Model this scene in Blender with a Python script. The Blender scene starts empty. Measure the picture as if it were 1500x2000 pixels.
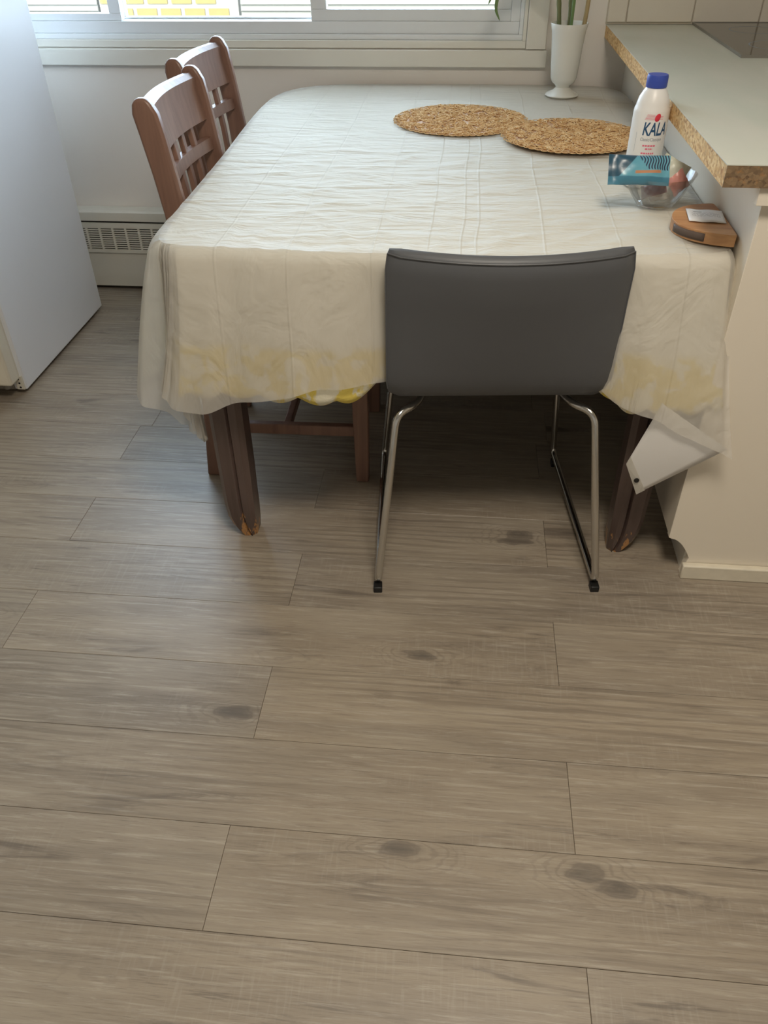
import bpy, bmesh, math, random
from mathutils import Vector, Matrix
PI = math.pi
random.seed(7)
S = bpy.context.scene
C = bpy.context.collection

# ------------------------------------------------------------------ camera, world, sun, lights, exposure
cd = bpy.data.cameras.new('camera'); cam = bpy.data.objects.new('camera', cd); C.objects.link(cam)
def _orth():
    f = 1546.0
    zd = -Vector((776-750, 1000-2940, -f)).normalized()
    yd = Vector((940-750, 1000+234, -f)); yd = (yd - zd*yd.dot(zd)).normalized()
    xd = yd.cross(zd)
    return Matrix((xd, yd, zd))
M3 = _orth()
cam.matrix_world = Matrix.Translation((0, 0, 1.30)) @ M3.to_4x4()
cd.sensor_fit = 'VERTICAL'; cd.sensor_height = 36.0; cd.lens = 1546/2000*36.0
cd.clip_start = 0.02
S.camera = cam

w = bpy.data.worlds.new('world'); S.world = w; w.use_nodes = True
bg = w.node_tree.nodes['Background']; bg.inputs[0].default_value = (0.64, 0.82, 1.0, 1); bg.inputs[1].default_value = 13.0
def light(name, typ, loc, rot, energy, col, **k):
    l = bpy.data.lights.new(name, typ); l.energy = energy; l.color = col
    for a, b in k.items(): setattr(l, a, b)
    o = bpy.data.objects.new(name, l); o.location = loc; o.rotation_euler = rot; C.objects.link(o); return o
sun = light('sun', 'SUN', (0, 0, 6), (0, 0, 0), 6.0, (1.0, 0.93, 0.78), angle=0.02)
sun.rotation_euler = Vector((0.35, 0.62, -0.70)).to_track_quat('-Z', 'Y').to_euler()
portal = light('window_portal', 'AREA', (-0.80, 3.16, 1.5), (-PI/2, 0, 0), 1.0, (1, 1, 1), shape='RECTANGLE', size=2.0, size_y=1.1)
portal.data.cycles.is_portal = True
light('room_fill', 'AREA', (0.2, 0.45, 2.38), (0, 0, 0), 30.0, (1.0, 0.90, 0.77), shape='DISK', size=0.55)  # unseen warm fill light, added overhead to brighten the room
S.view_settings.view_transform = 'Standard'; S.view_settings.look = 'None'
S.view_settings.gamma = 1.0; S.view_settings.use_curve_mapping = False
S.view_settings.exposure = 0.0

# ------------------------------------------------------------------ helpers
class MB:
    def __init__(s): s.v = []; s.f = []; s.mi = []; s.cur = 0
    def face(s, idx): s.f.append(tuple(idx)); s.mi.append(s.cur)
    def box(s, x0, x1, y0, y1, z0, z1):
        n = len(s.v)
        s.v += [(x0,y0,z0),(x1,y0,z0),(x1,y1,z0),(x0,y1,z0),(x0,y0,z1),(x1,y0,z1),(x1,y1,z1),(x0,y1,z1)]
        for q in ((3,2,1,0),(4,5,6,7),(0,1,5,4),(1,2,6,5),(2,3,7,6),(3,0,4,7)): s.face([n+i for i in q])
        return s
    def loft(s, rings, cap=True, closed=True):
        n = len(s.v); m = len(rings[0])
        for r in rings: s.v += [tuple(p) for p in r]
        for i in range(len(rings)-1):
            for j in range(m if closed else m-1):
                k = (j+1) % m
                s.face((n+i*m+j, n+i*m+k, n+(i+1)*m+k, n+(i+1)*m+j))
        if cap and closed:
            s.face(tuple(n+j for j in reversed(range(m)))); s.face(tuple(n+(len(rings)-1)*m+j for j in range(m)))
        return s
    def lathe(s, prof, cx=0, cy=0, n=40, cap=True):
        return s.loft([[(cx+r*math.cos(2*PI*j/n), cy+r*math.sin(2*PI*j/n), z) for j in range(n)] for r, z in prof], cap)
    def tube(s, pts, r, n=10, cap=True, closed=False):
        pts = [Vector(p) for p in pts]; N = len(pts); rings = []; up = None
        for i, p in enumerate(pts):
            if closed: t = pts[(i+1) % N] - pts[i-1]
            else: t = pts[min(i+1, N-1)] - pts[max(i-1, 0)]
            t.normalize()
            if up is None:
                up = Vector((0,0,1)) if abs(t.z) < .9 else Vector((1,0,0))
            a = (up - t*up.dot(t)); a.normalize(); b = t.cross(a); up = a
            rr = r[i] if isinstance(r, (list, tuple)) else r
            rings.append([p + a*(rr*math.cos(2*PI*j/n)) + b*(rr*math.sin(2*PI*j/n)) for j in range(n)])
        if closed: rings.append(rings[0]); cap = False
        return s.loft(rings, cap)
    def prism(s, poly, axis, a, b):
        """extrude a 2-D polygon (ccw) along axis from a to b; poly in the two other axes, in order"""
        def P(p, t): return {'x': (t, p[0], p[1]), 'y': (p[0], t, p[1]), 'z': (p[0], p[1], t)}[axis]
        return s.loft([[P(p, a) for p in poly], [P(p, b) for p in poly]])
    def build(s, name, mats, parent=None, smooth=False, bevel=0, seg=2, sharp=35):
        me = bpy.data.meshes.new(name); me.from_pydata(s.v, [], s.f)
        bm = bmesh.new(); bm.from_mesh(me); bmesh.ops.recalc_face_normals(bm, faces=bm.faces); bm.to_mesh(me); bm.free()
        for m in (mats if isinstance(mats, (list, tuple)) else [mats]): me.materials.append(m)
        if len(s.mi) == len(me.polygons): me.polygons.foreach_set('material_index', s.mi)
        o = bpy.data.objects.new(name, me); C.objects.link(o)
        if parent: o.parent = parent
        if bevel:
            b = o.modifiers.new('bevel', 'BEVEL'); b.width = bevel; b.segments = seg; b.limit_method = 'ANGLE'; b.angle_limit = math.radians(30)
            b.harden_normals = False; smooth = True
        if smooth:
            me.polygons.foreach_set('use_smooth', [True]*len(me.polygons))
            me.set_sharp_from_angle(angle=math.radians(sharp if not bevel else 60))
        me.update(); return o
def bx(name, m, b, parent=None, bevel=0.0, seg=2): return MB().box(*b).build(name, m, parent, bevel=bevel, seg=seg)
def tag(o, label, cat, group=None):
    o['label'] = label; o['category'] = cat
    if group: o['group'] = group
    return o
def struct(o): o['kind'] = 'structure'; return o
def empty(name, loc=(0,0,0), rz=0):
    o = bpy.data.objects.new(name, None); o.empty_display_size = .05; C.objects.link(o); o.location = loc; o.rotation_euler = (0,0,rz); return o
def copy_tree(o, parent=None):
    c = o.copy(); C.objects.link(c); c.parent = parent
    for ch in list(o.children): copy_tree(ch, c)
    return c
def smooth_poly(pts, it=2, closed=True):
    for _ in range(it):
        q = []
        N = len(pts)
        for i in range(N if closed else N-1):
            a, b = pts[i], pts[(i+1) % N]
            q.append(tuple(.75*u+.25*v for u, v in zip(a, b))); q.append(tuple(.25*u+.75*v for u, v in zip(a, b)))
        if not closed: q = [pts[0]] + q + [pts[-1]]
        pts = q
    return pts
def lerp(a, b, t): return a+(b-a)*t
def rrect(w, h, r, n=5, cx=0, cy=0):
    out = []
    for k, (sx, sy) in enumerate(((1,1),(-1,1),(-1,-1),(1,-1))):
        for i in range(n+1):
            a = PI/2*(k + i/n); out.append((cx+sx*(w/2-r)+r*math.cos(a), cy+sy*(h/2-r)+r*math.sin(a)))
    return out

# ------------------------------------------------------------------ materials
def srgb(r, g, b):
    f = lambda c: (c/255/12.92) if c/255 <= .04045 else ((c/255+.055)/1.055)**2.4
    return (f(r), f(g), f(b), 1)
class NT:
    def __init__(s, name):
        s.m = bpy.data.materials.new(name); s.m.use_nodes = True; s.t = s.m.node_tree; s.n = s.t.nodes; s.l = s.t.links
        s.p = s.n['Principled BSDF']
    def add(s, typ, **k):
        n = s.n.new('ShaderNode'+typ)
        for a, b in k.items():
            if a.startswith('i_'):
                key = a[2:]
                key = int(key) if key.isdigit() else key.replace('_', ' ')
                s.put(n.inputs[key], b)
            else: setattr(n, a, b)
        return n
    def put(s, sock, v):
        if isinstance(v, bpy.types.NodeSocket): s.l.new(v, sock)
        else: sock.default_value = v
    def math(s, op, a, b=0.0, c=None, clamp=False):
        n = s.add('Math', operation=op, use_clamp=clamp); s.put(n.inputs[0], a); s.put(n.inputs[1], b)
        if c is not None: s.put(n.inputs[2], c)
        return n.outputs[0]
    def mix(s, f, a, b, blend='MIX'):
        n = s.add('Mix', data_type='RGBA', blend_type=blend); s.put(n.inputs[0], f); s.put(n.inputs[6], a); s.put(n.inputs[7], b); return n.outputs[2]
    def coord(s, out='Object'): return s.add('TexCoord').outputs[out]
    def mapping(s, v, scale=(1,1,1), loc=(0,0,0), rot=(0,0,0)):
        n = s.add('Mapping'); s.put(n.inputs[0], v); n.inputs[1].default_value = loc; n.inputs[2].default_value = rot; n.inputs[3].default_value = scale; return n.outputs[0]
    def noise(s, v, scale=5, detail=3, rough=.5, dist=0):
        n = s.add('TexNoise'); s.put(n.inputs['Vector'], v); n.inputs['Scale'].default_value = scale; n.inputs['Detail'].default_value = detail
        n.inputs['Roughness'].default_value = rough; n.inputs['Distortion'].default_value = dist; return n.outputs[0]
    def ramp(s, f, stops):
        n = s.add('ValToRGB'); s.put(n.inputs[0], f); e = n.color_ramp.elements
        while len(e) < len(stops): e.new(.5)
        for i, (p, c) in enumerate(stops): e[i].position = p; e[i].color = c if not isinstance(c, (int, float)) else (c, c, c, 1)
        return n.outputs[0]
    def smooth(s, v, a, b):
        n = s.add('MapRange', interpolation_type='SMOOTHSTEP'); s.put(n.inputs[0], v); n.inputs[1].default_value = a; n.inputs[2].default_value = b; return n.outputs[0]
    def bump(s, h, strength=.3, dist=.01):
        n = s.add('Bump'); s.put(n.inputs['Height'], h); n.inputs['Strength'].default_value = strength; n.inputs['Distance'].default_value = dist
        s.l.new(n.outputs[0], s.p.inputs['Normal']); return n.outputs[0]
    def base(s, c): s.put(s.p.inputs['Base Color'], c)
    def set(s, **k):
        for a, b in k.items(): s.put(s.p.inputs[a.replace('_', ' ')], b)
        return s
def plain(name, col, rough=.5, metal=0, var=.05, scale=6, bump=0, spec=.5, coat=0):
    t = NT(name); n = t.noise(t.coord(), scale, 4)
    f = t.math('MULTIPLY_ADD', n, 2*var, 1-var)
    t.base(t.mix(1.0, col, t.add('CombineColor', i_0=f, i_1=f, i_2=f).outputs[0], 'MULTIPLY'))
    t.set(Roughness=rough, Metallic=metal, Specular_IOR_Level=spec, Coat_Weight=coat)
    if bump: t.bump(t.noise(t.coord(), scale*12, 3), bump, .002)
    return t.m
M = {}
M['wall'] = plain('wall_paint', srgb(234, 227, 217), .6, var=.03, scale=3, bump=.15)
M['ceiling'] = plain('ceiling_paint', srgb(245, 243, 238), .8)
M['white_paint'] = plain('white_trim_paint', srgb(226, 222, 210), .35, var=.03)
M['vinyl'] = plain('window_vinyl', srgb(228, 230, 230), .3, var=.02)
M['cabinet'] = plain('cabinet_laminate', srgb(238, 229, 212), .4, var=.04, scale=2.5)
M['heater'] = plain('heater_enamel', srgb(222, 218, 204), .35, var=.02)
M['dark'] = plain('dark_gap', srgb(48, 44, 40), .7)
M['fridge'] = plain('fridge_enamel', srgb(240, 243, 247), .30, var=.015, bump=.05)
M['fridge_door'] = plain('fridge_door_enamel', srgb(232, 226, 208), .3, var=.02)
M['black_plastic'] = plain('black_plastic', srgb(22, 22, 22), .45)
M['leather'] = plain('black_leather', srgb(90, 92, 95), .48, var=.08, scale=4, bump=.2)
M['chrome'] = plain('chrome', srgb(205, 203, 198), .16, metal=1, var=.02)
M['cap'] = plain('blue_cap_plastic', srgb(58, 80, 172), .4)
M['bottle'] = plain('white_bottle_plastic', srgb(240, 238, 234), .35, var=.01)
M['ink_blue'] = plain('navy_print', srgb(44, 84, 120), .5)
M['ink_red'] = plain('red_print', srgb(226, 60, 78), .5)
M['ink_pink'] = plain('pink_print', srgb(236, 120, 140), .5)
M['ink_grey'] = plain('grey_print', srgb(140, 150, 158), .5)
M['steel'] = plain('hinge_steel', srgb(150, 146, 138), .4, metal=.6)

def floor_mat():
    t = NT('grey_oak_vinyl_plank')
    rnd = t.add('ObjectInfo').outputs['Random']
    off = t.add('CombineXYZ', i_0=t.math('MULTIPLY', rnd, 37.0), i_1=t.math('MULTIPLY', rnd, 91.0), i_2=0.0).outputs[0]
    v = t.add('VectorMath', operation='ADD'); t.put(v.inputs[0], t.coord()); t.put(v.inputs[1], off); v = v.outputs[0]
    # knots: sparse voronoi cells, stretched along the plank
    kv = t.mapping(v, (3.0, 7.5, 1))
    warp = t.noise(t.mapping(v, (3, 9, 1)), 1.6, 3)
    vor = t.add('TexVoronoi', i_Scale=1.0); t.put(vor.inputs['Vector'], kv)
    d = t.math('ADD', vor.outputs['Distance'], t.math('ADD', t.math('MULTIPLY_ADD', warp, .5, -.25), t.math('MULTIPLY_ADD', t.noise(t.mapping(v, (18, 40, 1)), 1.0, 3), .16, -.08)))
    pick = t.math('GREATER_THAN', t.add('SeparateColor', i_0=vor.outputs['Color']).outputs[0], .60)
    knot = t.math('MULTIPLY', t.math('SUBTRACT', 1.0, t.smooth(d, .04, .13)), pick)
    ringf = t.math('SINE', t.math('MULTIPLY', d, 95.0))
    ringm = t.math('MULTIPLY', t.math('SUBTRACT', 1.0, t.smooth(d, .10, .50)), pick)
    rings = t.math('MULTIPLY', t.smooth(ringf, .2, 1.0), ringm)
    g1 = t.noise(t.mapping(v, (7.0, 120, 1)), 1.0, 7, .74, .5)      # long fibres
    g2 = t.noise(t.mapping(v, (1.1, 14, 1)), 1.0, 4, .55, .8)      # broad streaks
    g3 = t.noise(t.mapping(v, (14, 420, 1)), 1.0, 3, .7)           # fine pores
    g4 = t.noise(t.mapping(v, (150, 12, 1)), 1.0, 2, .6)           # saw marks across
    streak = t.smooth(g1, .56, .76)
    patch = t.smooth(g2, .42, .72)
    base = t.ramp(g2, [(0, srgb(178, 166, 148)), (.45, srgb(160, 148, 131)), (.75, srgb(140, 129, 115)), (1, srgb(122, 112, 101))])
    g5 = t.noise(t.mapping(v, (2.2, 24, 1)), 1.0, 6, .66, 1.2)
    g6 = t.noise(t.mapping(v, (2.2, 5, 1)), 1.0, 3, .5, .5)
    wav = t.add('TexWave', wave_type='BANDS', bands_direction='Y', i_Scale=1.0, i_Distortion=7.0, i_Detail=3.0, i_Detail_Scale=1.2); t.put(wav.inputs['Vector'], t.mapping(v, (1.6, 16, 1)))
    cath = t.math('MULTIPLY', t.smooth(wav.outputs['Fac'], .62, .95), t.smooth(t.noise(t.mapping(v, (1.3, 4.5, 1), loc=(9, 4, 0)), 1.0, 2), .45, .62))
    tint = t.ramp(rnd, [(0, (.90,.90,.91,1)), (.35, (1.03,1.01,.98,1)), (.7, (.97,.97,.97,1)), (1, (1.06,1.04,1.01,1))])
    c = t.mix(1.0, base, tint, 'MULTIPLY')
    c = t.mix(t.math('MULTIPLY', t.math('MULTIPLY', streak, patch), .95), c, srgb(80, 71, 64))
    c = t.mix(t.math('MULTIPLY', t.smooth(g3, .48, .72), .45), c, srgb(98, 88, 79))
    c = t.mix(t.math('MULTIPLY', t.smooth(g1, .52, .30), .55), c, srgb(198, 189, 175))
    c = t.mix(t.math('MULTIPLY', t.math('MULTIPLY', t.smooth(g4, .5, .7), t.smooth(g6, .5, .66)), .28), c, srgb(180, 171, 157))
    c = t.mix(t.math('MULTIPLY', t.math('MULTIPLY', t.smooth(g5, .55, .68), t.smooth(g6, .42, .6)), .62), c, srgb(94, 85, 77))
    c = t.mix(t.math('MULTIPLY', t.smooth(g6, .55, .35), .22), c, srgb(186, 176, 158))
    c = t.mix(t.math('MULTIPLY', cath, .34), c, srgb(100, 90, 80))
    c = t.mix(t.math('MULTIPLY', rings, .30), c, srgb(108, 98, 88))
    c = t.mix(t.math('MULTIPLY', knot, .6), c, srgb(82, 75, 69))
    t.base(c)
    t.put(t.p.inputs['Roughness'], t.math('MULTIPLY_ADD', g1, .16, .32)); t.set(Specular_IOR_Level=.8)
    t.bump(t.math('ADD', t.math('MULTIPLY', g1, .6), t.math('MULTIPLY', g3, .4)), .08, .001)
    return t.m
M['plank'] = floor_mat()
def wood_mat(name, c0, c1, axis, rough=.3, coat=.3, worn=False):
    t = NT(name); v = t.coord()
    sc = {'x': (3, 40, 40), 'y': (40, 3, 40), 'z': (40, 40, 3)}[axis]
    g = t.noise(t.mapping(v, sc), 1, 5, .6, .5)
    c = t.ramp(g, [(.3, c0), (.7, c1)])
    if worn:
        z = t.add('SeparateXYZ', i_0=v).outputs[2]
        n = t.noise(t.mapping(v, (1, 1, .35)), 75, 4, .6)
        m = t.math('MULTIPLY', t.smooth(t.math('ADD', n, t.math('MULTIPLY_ADD', z, -1.4, .02)), .50, .56), t.smooth(z, .20, .03))
        c = t.mix(m, c, srgb(176, 128, 78))
    t.base(c); t.set(Roughness=rough, Coat_Weight=coat, Coat_Roughness=.2); t.bump(g, .1, .001)
    return t.m
M['table_wood'] = wood_mat('espresso_wood', srgb(76, 61, 56), srgb(100, 83, 77), 'z', .35, .25, True)
M['chair_wood'] = wood_mat('haze_lightened_wood', srgb(116, 86, 72), srgb(142, 108, 92), 'z', .42, .12)  # dark chair wood, lightened in colour to stand in for window haze
M['board'] = wood_mat('teak_board', srgb(168, 118, 78), srgb(212, 164, 116), 'x', .5, 0)
M['char'] = plain('board_dark_inlay', srgb(96, 82, 74), .6, var=.2, scale=60)
def chip_mat(name, cols):
    t = NT(name); v = t.coord()
    vor = t.add('TexVoronoi', i_Scale=170.0); t.put(vor.inputs['Vector'], t.mapping(v, (1, .7, 1.2)))
    r = t.add('SeparateColor', i_0=vor.outputs['Color']).outputs[0]
    t.base(t.mix(t.smooth(t.noise(v, 90, 4), .52, .8), t.ramp(r, cols), srgb(176, 126, 74)))
    t.set(Roughness=.8); t.bump(r, .4, .002); return t.m
M['chip'] = chip_mat('particle_board', [(0, srgb(196, 146, 88)), (.4, srgb(222, 178, 116)), (.75, srgb(236, 202, 144)), (1, srgb(178, 126, 72))])
M['chip_shaded'] = chip_mat('particle_board_shaded', [(0, srgb(120, 98, 72)), (.5, srgb(146, 122, 92)), (1, srgb(100, 80, 60))])  # darker copy of the chipboard, front-edge shade put into its colour
def counter_mat():
    t = NT('counter_laminate'); n = t.noise(t.mapping(t.coord(), (6, 2.2, 1)), 1, 5, .6, .4)
    t.base(t.ramp(n, [(.3, srgb(196, 200, 184)), (.7, srgb(210, 208, 194))])); t.set(Roughness=.38); return t.m
M['counter'] = counter_mat()
M['cook_glass'] = plain('cooktop_glass', srgb(58, 56, 50), .06, var=.03, spec=.8)
M['tile'] = plain('wall_tile', srgb(224, 216, 200), .25, var=.03, scale=9)
M['grout'] = plain('tile_grout', srgb(200, 190, 172), .8)
M['baseboard'] = plain('chipped_white_board', srgb(226, 218, 198), .5, var=.12, scale=40)
def glass_pane():
    t = NT('window_glass'); n = t.n; out = n['Material Output']
    tr = t.add('BsdfTransparent'); gl = t.add('BsdfGlossy', i_Roughness=.02); mx = t.add('MixShader')
    t.put(mx.inputs[0], t.math('MULTIPLY', t.add('Fresnel', i_IOR=1.45).outputs[0], .8)); t.l.new(tr.outputs[0], mx.inputs[1]); t.l.new(gl.outputs[0], mx.inputs[2])
    t.l.new(mx.outputs[0], out.inputs[0]); return t.m
M['pane'] = glass_pane()
def bowl_glass():
    t = NT('clear_bowl_glass'); out = t.n['Material Output']
    tr = t.add('BsdfTransparent'); tr.inputs[0].default_value = (.975, .975, .965, 1)
    gl = t.add('BsdfGlossy', i_Roughness=.05); mx = t.add('MixShader')
    t.put(mx.inputs[0], t.math('MULTIPLY_ADD', t.add('LayerWeight', i_Blend=.25).outputs['Fresnel'], .55, .03)); t.l.new(tr.outputs[0], mx.inputs[1]); t.l.new(gl.outputs[0], mx.inputs[2])
    t.l.new(mx.outputs[0], out.inputs[0]); return t.m
M['bowl'] = bowl_glass()
def cloth_mat():
    t = NT('white_vinyl_liner'); out = t.n['Material Output']; v = t.coord()
    z = t.add('SeparateXYZ', i_0=v)
    def crease(axis, pos, wd):
        d = t.math('ABSOLUTE', t.math('SUBTRACT', axis, pos)); return t.smooth(d, wd, 0.0)
    wob = t.math('MULTIPLY_ADD', t.noise(v, 3, 1), .02, -.01)
    X = t.math('ADD', z.outputs[0], wob); Y = t.math('ADD', z.outputs[1], wob)
    h = None
    for p in (-.47, -.33, -.17, -.065, .0, .03, .16, .30, .42):
        c = crease(X, p, .004); h = c if h is None else t.math('ADD', h, c)
    for p in (1.75, 2.02, 2.30, 2.56, 2.78):
        h = t.math('ADD', h, t.math('MULTIPLY', crease(Y, p, .006), .9))
    w1 = t.noise(t.mapping(v, (3.2, 13, 1), rot=(0,0,.18)), 1, 4, .5, 1.6)
    w2 = t.noise(t.mapping(v, (10, 30, 6), rot=(0,0,-.12)), 1, 3, .55, 1.4)
    hh = t.math('ADD', t.math('MULTIPLY', h, .075), t.math('ADD', w1, t.math('MULTIPLY', w2, .5)))
    t.base(t.ramp(t.noise(v, 2.5, 3), [(.3, srgb(226, 222, 212)), (.7, srgb(234, 230, 222))]))
    t.set(Roughness=.58, Specular_IOR_Level=.3)
    nb = t.bump(hh, .8, .020)
    tl = t.add('BsdfTranslucent'); tl.inputs[0].default_value = srgb(238, 232, 214)
    tp = t.add('BsdfTransparent')
    m1 = t.add('MixShader', i_0=.24); t.l.new(t.p.outputs[0], m1.inputs[1]); t.l.new(tl.outputs[0], m1.inputs[2])
    m2 = t.add('MixShader', i_0=.40); t.l.new(m1.outputs[0], m2.inputs[1]); t.l.new(tp.outputs[0], m2.inputs[2])
    t.l.new(m2.outputs[0], out.inputs[0]); return t.m
M['liner'] = cloth_mat()
M['liner_hem'] = plain('liner_hem', srgb(228, 226, 222), .4)
def lace_mat():
    t = NT('yellow_lace'); v = t.coord(); z = t.add('SeparateXYZ', i_0=v).outputs[2]
    n = t.noise(t.mapping(v, (1, 1, .8)), 26, 3, .55, .5); fl = t.smooth(n, .47, .56)
    band = t.smooth(z, .575, .55)
    y = t.mix(fl, srgb(226, 204, 100), srgb(228, 222, 198))
    t.base(t.mix(band, srgb(230, 226, 212), y)); t.set(Roughness=.8); t.bump(t.noise(v, 220, 2), .5, .002); return t.m
M['lace'] = lace_mat()
def rope_mat():
    t = NT('paper_rope'); n = t.noise(t.coord(), 60, 3)
    t.base(t.ramp(n, [(.3, srgb(200, 156, 106)), (.55, srgb(226, 190, 138)), (.75, srgb(240, 212, 168))])); t.set(Roughness=.8, Specular_IOR_Level=.2); return t.m
M['rope'] = rope_mat()
M['mat_base'] = plain('mat_backing', srgb(186, 142, 96), .7, var=.2, scale=90)
M['vase'] = plain('milk_glass', srgb(226, 226, 218), .18, var=.01)
M['stalk'] = wood_mat('bamboo_stalk', srgb(96, 104, 66), srgb(128, 132, 88), 'z', .4, .2)
M['leaf'] = plain('bamboo_leaf', srgb(104, 132, 78), .45, var=.2, scale=12)
M['water_tag'] = plain('pale_stem', srgb(170, 150, 108), .5, var=.15, scale=30)
def packet_mat():
    t = NT('teal_packet'); s = t.add('SeparateXYZ', i_0=t.coord()); x, z = s.outputs[0], s.outputs[2]
    n = t.noise(t.coord(), 30, 2)
    c = t.ramp(n, [(.3, srgb(92, 160, 184)), (.7, srgb(110, 176, 196))])
    dk = t.math('MULTIPLY', t.smooth(t.math('ADD', x, t.math('MULTIPLY', z, -.9)), -.028, -.031), t.smooth(t.math('ADD', z, t.math('MULTIPLY', x, -.35)), .0, .002))
    c = t.mix(dk, c, srgb(44, 84, 106))
    wv = t.math('SINE', t.math('MULTIPLY', t.math('ADD', x, t.math('MULTIPLY', t.math('SINE', t.math('MULTIPLY', z, 260.0)), .0015)), 1100.0))
    st = t.math('MULTIPLY', t.smooth(wv, -.1, .2), t.math('MULTIPLY', t.smooth(t.math('ADD', x, t.math('MULTIPLY', z, .8)), .015, .018), t.smooth(z, -.001, .002)))
    c = t.mix(st, c, srgb(48, 60, 88))
    sw = t.math('MULTIPLY', t.smooth(t.math('ABSOLUTE', t.math('ADD', z, t.math('MULTIPLY_ADD', x, -.05, .005))), .0035, .002), t.math('MULTIPLY', t.smooth(x, -.012, -.008), t.smooth(x, .046, .04)))
    c = t.mix(sw, c, srgb(196, 140, 104))
    lo = t.smooth(z, -.012, -.014); c = t.mix(lo, c, srgb(70, 128, 152))
    t.base(c); t.set(Roughness=.3, Specular_IOR_Level=.6); return t.m
M['packet'] = packet_mat()
M['wrap_green'] = plain('pale_wrapper', srgb(206, 208, 190), .3, var=.08, scale=40)
M['wrap_pink'] = plain('pink_wrapper', srgb(214, 150, 140), .35, var=.25, scale=50)
M['wrap_red'] = plain('dark_red_wrapper', srgb(112, 56, 62), .35, var=.2, scale=50)
M['wrap_clear'] = plain('white_wrapper', srgb(216, 208, 198), .3, var=.12, scale=60)
def sachet_mat():
    t = NT('printed_sachet'); s = t.add('SeparateXYZ', i_0=t.coord()); x, y = s.outputs[0], s.outputs[1]
    ln = t.smooth(t.math('SINE', t.math('MULTIPLY', y, 1150.0)), .0, .5)
    ch = t.smooth(t.noise(t.mapping(t.coord(), (420, 120, 1)), 1, 1), .42, .5)
    reg = t.math('MULTIPLY', t.math('MULTIPLY', t.smooth(t.math('ABSOLUTE', x), .027, .025), t.smooth(y, -.0155, -.0145)), t.smooth(y, .0075, .0065))
    c = t.mix(t.math('MULTIPLY', t.math('MULTIPLY', ln, ch), t.math('MULTIPLY', reg, .6)), srgb(244, 246, 247), srgb(120, 124, 136))
    hd = t.math('MULTIPLY', t.math('MULTIPLY', t.smooth(t.math('ABSOLUTE', t.math('ADD', y, -.0125)), .0022, .0016), t.smooth(x, -.006, -.008)), t.smooth(x, -.024, -.022))
    t.base(t.mix(t.math('MULTIPLY', hd, .7), c, srgb(96, 98, 104))); t.set(Roughness=.35); return t.m
M['sachet'] = sachet_mat()
M['brick'] = plain('yellow_brick', (.17, .115, .035, 1), .9, var=.2, scale=5)
M['mortar'] = plain('pale_mortar', (.24, .21, .16, 1), .9)
M['siding'] = plain('cream_siding', (.13, .115, .085, 1), .7, var=.05, scale=2)
M['ground'] = plain('outdoor_paving', (.22, .21, .18, 1), .9, var=.2, scale=3)

# ------------------------------------------------------------------ room shell
WY = 3.05
XL, XR, YB, ZC = -2.30, 2.40, -2.20, 2.45
fl = struct(MB().box(XL, XR, YB, WY, -.06, -.004).build('floor', M['dark']))
RW, PL, GAP = .181, 1.20, .0006
pm = {}
def plank_mesh(x0, x1, y0, y1):
    w_, h_ = round(x1-x0, 3), round(y1-y0, 3)
    if (w_, h_) not in pm:
        b = MB(); a, c, e = w_/2-GAP/2, h_/2-GAP/2, .0006
        b.loft([[(-a,-c,-.0035),(a,-c,-.0035),(a,c,-.0035),(-a,c,-.0035)], [(-a,-c,-e),(a,-c,-e),(a,c,-e),(-a,c,-e)], [(-a+e,-c+e,0),(a-e,-c+e,0),(a-e,c-e,0),(-a+e,c-e,0)]])
        o = b.build('plank', M['plank'], fl); pm[(w_, h_)] = o.data
    else:
        o = bpy.data.objects.new('plank', pm[(w_, h_)]); C.objects.link(o); o.parent = fl
    o.location = ((x0+x1)/2, (y0+y1)/2, 0)
k0 = int(math.floor((YB-.537)/RW))
for k in range(k0, 15):
    y0, y1 = max(YB, .537+RW*k), min(WY, .537+RW*(k+1))
    if y1-y0 < .02: continue
    j = -.355 if k % 2 == 0 else .245
    if k in (-5, -3, 11, 12): j += .33
    if k == 8: j -= .565
    j -= PL*5
    while j < XR:
        x0, x1 = max(XL, j), min(XR, j+PL)
        if x1-x0 > .03: plank_mesh(x0, x1, y0, y1)
        j += PL

WX0, WX1, WZ0, WZ1 = -1.80, .175, .865, 2.02     # window opening
wb = MB()
wb.box(XL-.1, WX0, WY, WY+.14, -.06, ZC); wb.box(WX1, XR+.1, WY, WY+.14, -.06, ZC)
wb.box(WX0, WX1, WY, WY+.14, -.06, WZ0); wb.box(WX0, WX1, WY, WY+.14, WZ1, ZC)
wall_back = struct(wb.build('wall_back', M['wall']))
struct(bx('wall_left', M['wall'], (XL-.1, XL, YB, WY, -.06, ZC)))
struct(bx('wall_right', M['wall'], (XR, XR+.1, YB, WY, -.06, ZC)))
struct(bx('wall_front', M['wall'], (XL-.1, XR+.1, YB-.1, YB, -.06, ZC)))
struct(bx('ceiling', M['ceiling'], (XL-.1, XR+.1, YB-.1, WY+.14, ZC, ZC+.1)))
struct(bx('baseboard_left', M['white_paint'], (XL, XL+.012, YB, WY-.07, 0, .08), bevel=.003))
struct(bx('baseboard_front', M['white_paint'], (XL+.012, XR, YB, YB+.012, 0, .08), bevel=.003))

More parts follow.
